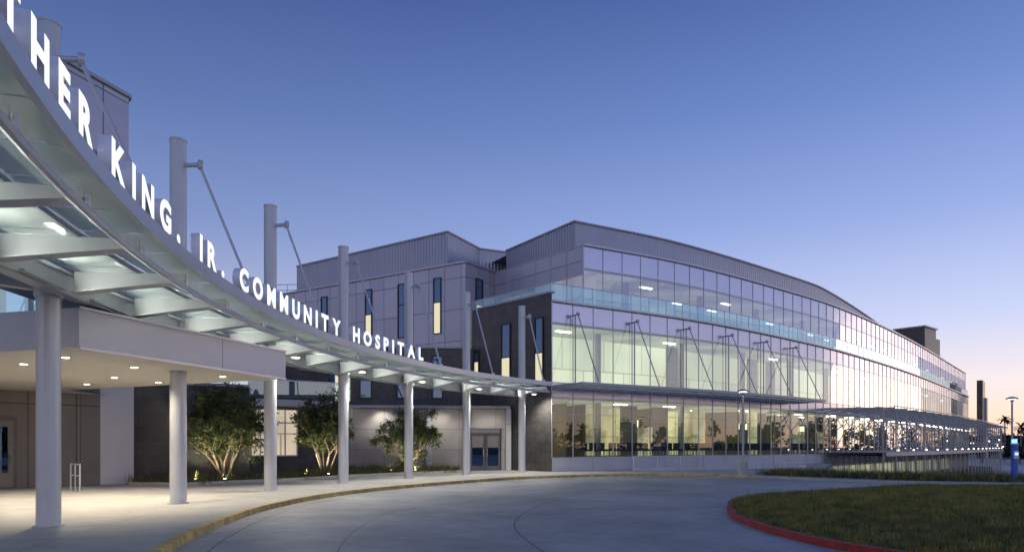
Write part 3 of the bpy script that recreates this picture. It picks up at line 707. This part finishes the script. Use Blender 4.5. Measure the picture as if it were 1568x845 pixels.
k=MB()
idx=[i for i,p in enumerate(KP) if p.x>12.8 and p.y>20 and p.x<34]
for i in idx:
    for _ in range(46):
        if KP[i].x>19 and random.random()<0.3: continue
        q=KP[i]-KN[i]*random.uniform(1.0,3.0)+Vector((random.gauss(0,.3),random.gauss(0,.1)))
        h0=random.uniform(.28,.6)
        for _ in range(9): blade(k,q.x+random.gauss(0,.12),q.y+random.gauss(0,.12),0,h0*random.uniform(.5,1),0.02,random.choice((0,0,0,0,1)),0.7)
k.obj('ornamental_grass_hedge',[M['leafa'],M['grassb']])

# ------------------------------------------------------------------ trees
def tree(name,loc,h,wd,seed,leaves=8500,lsz=0.085):
    rnd=random.Random(seed); e=empty(name,loc); tb=MB(); tips=[]
    ox,oy,oz=loc
    def br(p,d,l,r,lv):
        n_=3; q=p
        for i in range(n_):
            d=(d+Vector((rnd.gauss(0,.13),rnd.gauss(0,.13),0.05))).normalized(); q2=q+d*l/n_
            tb.tube(q,q2,r*(1-.2*i/n_),r*(1-.2*(i+1)/n_),6,cap=False); q=q2
        tips.append((q.copy(),lv))
        if lv>0:
            for _ in range(rnd.choice((2,3,3))):
                a=rnd.uniform(0,6.28); sp=rnd.uniform(.4,.9)
                nd=(d+Vector((math.cos(a)*sp,math.sin(a)*sp,rnd.uniform(-.1,.3)))).normalized()
                br(q,nd,l*rnd.uniform(.5,.72),r*.55,lv-1)
    ns=6
    for i in range(ns):
        a=6.28*i/ns+rnd.uniform(-.3,.3); sp=rnd.uniform(.25,.6)*wd/h*1.3
        br(Vector((ox+math.cos(a)*.08,oy+math.sin(a)*.08,oz)),Vector((math.cos(a)*sp,math.sin(a)*sp,1)).normalized(),h*.30,.05,3)
    tb.obj('trunk',[M['bark']],e)
    lm=MB(); hw=wd/2; cz=oz+h*.58; hz=h*.41
    cl=[]
    while len(cl)<105:
        v=Vector((rnd.uniform(-1,1),rnd.uniform(-1,1),rnd.uniform(-1,1)))
        if v.length>1 or v.length<0.25: continue
        wob=0.82+0.42*noise.noise(v*1.9+Vector((seed,0,0)))*1.3
        cl.append((Vector((ox+v.x*hw*wob,oy+v.y*hw*wob,cz+v.z*hz*wob)),rnd.uniform(.10,.24)))
    for t,lv in tips:
        if t.z>oz+h*.3 and lv==0 and rnd.random()<.35: cl.append((t,.12))
    for _ in range(leaves):
        t,sg0=rnd.choice(cl); p=t+Vector((rnd.gauss(0,sg0),rnd.gauss(0,sg0),rnd.gauss(0,sg0*.8)))
        n_=Vector((rnd.gauss(0,1),rnd.gauss(0,1),rnd.gauss(0,1)+.5)).normalized(); x_=n_.orthogonal().normalized(); x_.rotate(Matrix.Rotation(rnd.uniform(0,6.28),3,n_)); y_=n_.cross(x_)
        s_=lsz*rnd.uniform(.6,1.2); 
        lm.face([p-x_*s_,p-y_*s_*.45,p+x_*s_,p+y_*s_*.45],0 if rnd.random()<.6 else 1)
    lm.obj('foliage',[M['leafa'],M['leafb']],e); return e
tree('small_ornamental_tree',(-12.75,30.3,0),4.6,3.9,3,14500)
tree('small_ornamental_tree.001',(-9.75,35.6,0),4.6,3.6,11,13000)
tree('small_ornamental_tree.002',(-6.2,41.0,0),4.1,4.0,21,12000)
ul=MB()
gp=empty('landscape_uplight')
for (x,y) in ((-12.2,29.0),(-13.4,28.9),(-9.2,34.2),(-10.4,34.4),(-5.6,39.5),(-7.0,39.4)):
    ul.tube((x,y,0.02),(x,y,0.2),0.07,n=10); ul.tube((x,y,0.2),(x,y,0.21),0.06,n=10,mi=1)
    spot((x,y,0.3),(x+.1,y+1.3,2.4),210,(1,0.88,0.62),110,0.6,0.06,'tree_uplight',gp)
ul.obj('fixture_bodies',[M['dark'],M['lumw']],gp)
for x in (-8.3,-4.6,-1.5): spot((x,43.0,3.9),(x,44.6,1.0),90,(1,0.93,0.82),120,0.8,0.1,'wall_washer',hosp)

# ------------------------------------------------------------------ street furniture
def street_lamp(name,loc,h,ped=True):
    e=empty(name,loc); k=MB(); x,y,z=loc
    if ped: k.tube((x,y,z),(x,y,z+.75),0.27,0.25,20,1)
    k.tube((x,y,z+(.75 if ped else 0)),(x,y,z+.82+(0 if ped else -.7)),0.13,0.11,16,0)
    k.tube((x,y,z),(x,y,z+h-.25),0.065,0.05,12,0); k.tube((x,y,z+h-.25),(x,y,z+h-.08),0.05,0.16,16,0)
    k.tube((x,y,z+h-.08),(x,y,z+h),0.32,0.28,24,0); k.tube((x,y,z+h),(x,y,z+h+.07),0.28,0.08,24,0)
    k.tube((x,y,z+h-.1),(x,y,z+h-.082),0.2,0.2,20,2)
    k.obj('lamp_post',[M['steeld'],M['conc'],M['lum']],e); return e
street_lamp('street_lamp',(12.35,36.5,0),4.55)
street_lamp('street_lamp.001',(29.3,40.0,-2.6),7.0,False)
street_lamp('street_lamp.002',(63,88,-2.6),7.0,False)
e=empty('emergency_phone_pillar',(22.3,30.3,0)); k=MB(); x,y=22.3,30.3
k.tube((x,y,0),(x,y,1.65),0.13,n=20,mi=0); k.tube((x,y,1.65),(x,y,1.72),0.16,n=20,mi=2); k.tube((x,y,1.72),(x,y,1.88),0.10,n=16,mi=1); k.tube((x,y,1.88),(x,y,1.93),0.15,.1,n=16,mi=2)
k.box((x-.02,y-.13,1.2),(0.2,0.05,0.34),2); k.box((x-.02,y-.165,1.24),(0.12,0.02,0.1),1); k.tube((x,y,0),(x,y,.08),0.22,n=20,mi=2)
k.obj('pillar_body',[M['blue'],M['bluel'],M['steel']],e)
e=empty('handrail',(-15,22,0)); k=MB(); a=Vector((-15.9,24.6,0)); b_=Vector((-15.0,23.7,0))
for z in (.55,.95): k.tube(a+Vector((0,0,z)),b_+Vector((0,0,z)),0.022)
for t in (0,.5,1): p=a.lerp(b_,t); k.tube(p,p+Vector((0,0,.97)),0.025)
k.obj('rails',[M['steel']],e)
e=empty('ramp_railing',(14,45,0)); k=MB(); RP=[Vector((7.6,42.6)),Vector((12.5,44.6)),Vector((18.2,47.5)),Vector((21.6,50.4))]
for i in range(3):
    for z in (.4,.7,.95): k.tube((RP[i].x,RP[i].y,z),(RP[i+1].x,RP[i+1].y,z),0.022)
    for t in (0,.33,.66,1): p=RP[i].lerp(RP[i+1],t); k.tube((p.x,p.y,0),(p.x,p.y,.95),0.025)
k.obj('rails',[M['steel']],e)
k=MB(); 
for i in range(3): k.bar(RP[i],RP[i+1],0.2,0,0.22)
k.obj('ramp_kerb_wall',[M['plinth']],e)

# ------------------------------------------------------------------ pergola deck
pg=empty('walkway_pergola'); k=MB()
PN=normals(LL); DE=[p+n*5.2 for p,n in zip(LL,PN)]; D0=[p+n*0.15 for p,n in zip(LL,PN)]
flat(k,D0,DE,1.02,1); flat(k,D0,DE,0.72,1); rail(k,DE,0.12,0.7,1.04,0)
for z in (1.5,1.85,2.1): 
    for i in range(len(DE)-1): k.tube((DE[i].x,DE[i].y,z),(DE[i+1].x,DE[i+1].y,z),0.02,n=5,cap=False)
for i in range(0,len(DE),1): k.tube((DE[i].x,DE[i].y,1.0),(DE[i].x,DE[i].y,2.1),0.025,n=5)
for i in range(0,len(DE),2):
    p,n=LL[i],PN[i]; e_=p+n*5.0; o_=p+n*5.9; m_=p+n*3.2
    k.tube((e_.x,e_.y,-2.6),(e_.x,e_.y,4.7),0.07,n=8)
    k.beam((p.x,p.y,5.0),(o_.x,o_.y,4.85),0.1,0.2,0.12,0)
    k.tube((e_.x,e_.y,3.0),(m_.x,m_.y,4.8),0.05,n=6); k.tube((e_.x,e_.y,3.0),(o_.x,o_.y,4.75),0.04,n=6)
    k.tube((e_.x,e_.y,1.0),(m_.x,m_.y,4.8),0.035,n=6)
for q in (1.2,2.8,4.4,5.8): rail(k,[p+n*q for p,n in zip(LL,PN)],0.08,4.9,4.98,0)
k.obj('pergola_frame',[M['steeld'],M['conc']],pg)
k=MB(); 
for i in range(1,len(DE),3): k.box((D0[i].x+PN[i].x*.1,D0[i].y+PN[i].y*.1,4.3),(0.3,0.15,0.12),0,0)
for i in range(2,len(DE)-1,3): k.box((DE[i].x,DE[i].y,1.2),(0.1,0.1,0.06),0)
k.obj('walkway_lights',[M['smalll']],pg)

# ------------------------------------------------------------------ distant things
def mass(name,items,lsz=0.7,per=260):
    k=MB(); rnd=random.Random(5)
    for (x,y,h,r_) in items:
        k.tube((x,y,-2.6),(x,y,h*.5-2.6),0.25,0.15,6,1)
        cs=[Vector((x+rnd.gauss(0,r_*.4),y+rnd.gauss(0,r_*.4),-2.6+h*rnd.uniform(.4,.92))) for _ in range(9)]
        for _ in range(per):
            p=rnd.choice(cs)+Vector((rnd.gauss(0,r_*.22),rnd.gauss(0,r_*.22),rnd.gauss(0,h*.07)))
            a=Vector((rnd.gauss(0,1),rnd.gauss(0,1),rnd.gauss(0,1))).normalized()*lsz*rnd.uniform(.5,1); b_=a.orthogonal().normalized()*lsz*.6
            k.face([p-a,p-b_,p+a,p+b_],0)
    k.obj(name,[M['fleaf'],M['bark']])
rnd=random.Random(9)
its=[]
for _ in range(75):
    y=rnd.uniform(-70,170); its.append((rnd.uniform(120,165),y,rnd.uniform(6,12),rnd.uniform(2.5,4.5)))
its=[t for t in its if t[0]>0.85*t[1]]
mass('boulevard_trees',its)
its=[]
for _ in range(110):
    y=rnd.uniform(210,420); x=y*rnd.uniform(.60,.95); its.append((x,y,rnd.uniform(5,11),rnd.uniform(3,6)))
for _ in range(14): its.append((rnd.uniform(95,150),rnd.uniform(150,200),rnd.uniform(3.5,6),rnd.uniform(2,3)))
mass('distant_trees',its,0.9,180)
def palm(name,x,y,h,seed):
    e=empty(name,(x,y,-2.6)); rnd=random.Random(seed); k=MB(); z0=-2.6
    k.tube((x,y,z0),(x+.2,y,z0+h),0.22,0.14,8,1)
    for i in range(26):
        a=rnd.uniform(0,6.28); el=rnd.uniform(-.4,1.1); p=Vector((x+.2,y,z0+h)); d=Vector((math.cos(a)*math.cos(el),math.sin(a)*math.cos(el),math.sin(el)))
        for s_ in range(5):
            q=p+d*.5; wv=Vector((-d.y,d.x,0)).normalized()*(.28 if s_<4 else .1); k.face([p-wv,p+wv,q+wv*.8,q-wv*.8],0); p=q; d=(d+Vector((0,0,-.28))).normalized()
    k.obj('palm',[M['fleaf'],M['bark']],e)
palm('palm_tree',137,190,11.5,1); palm('palm_tree.001',146,196,9.5,2); palm('palm_tree.002',128,186,8.5,3)
k=MB()
for _ in range(26):
    y=rnd.uniform(140,330); x=y*rnd.uniform(.66,.8); h=rnd.uniform(3,6); k.tube((x,y,-2.6),(x,y,-2.6+h),0.06,n=5); k.box((x,y,-2.6+h),(0.5,0.5,0.25),1)
k.obj('distant_parking_lights',[M['steeld'],M['smalll']])
k=MB()
for (x,y,wx,h) in ((190,260,40,6),(230,300,50,8),(160,240,18,5)): k.box((x,y,-2.6+h/2),(wx,14,h),0,R(-15)); k.box((x,y,-2.6+h+.2),(wx+1,15,.4),1,R(-15))
k.obj('distant_low_building',[M['beige'],M['roof']])
k=MB(); k.poly([(24,34),(60,34),(140,140),(200,400),(150,400),(95,135)],-2.61,0); k.obj('lower_parking_lot',[M['road']])
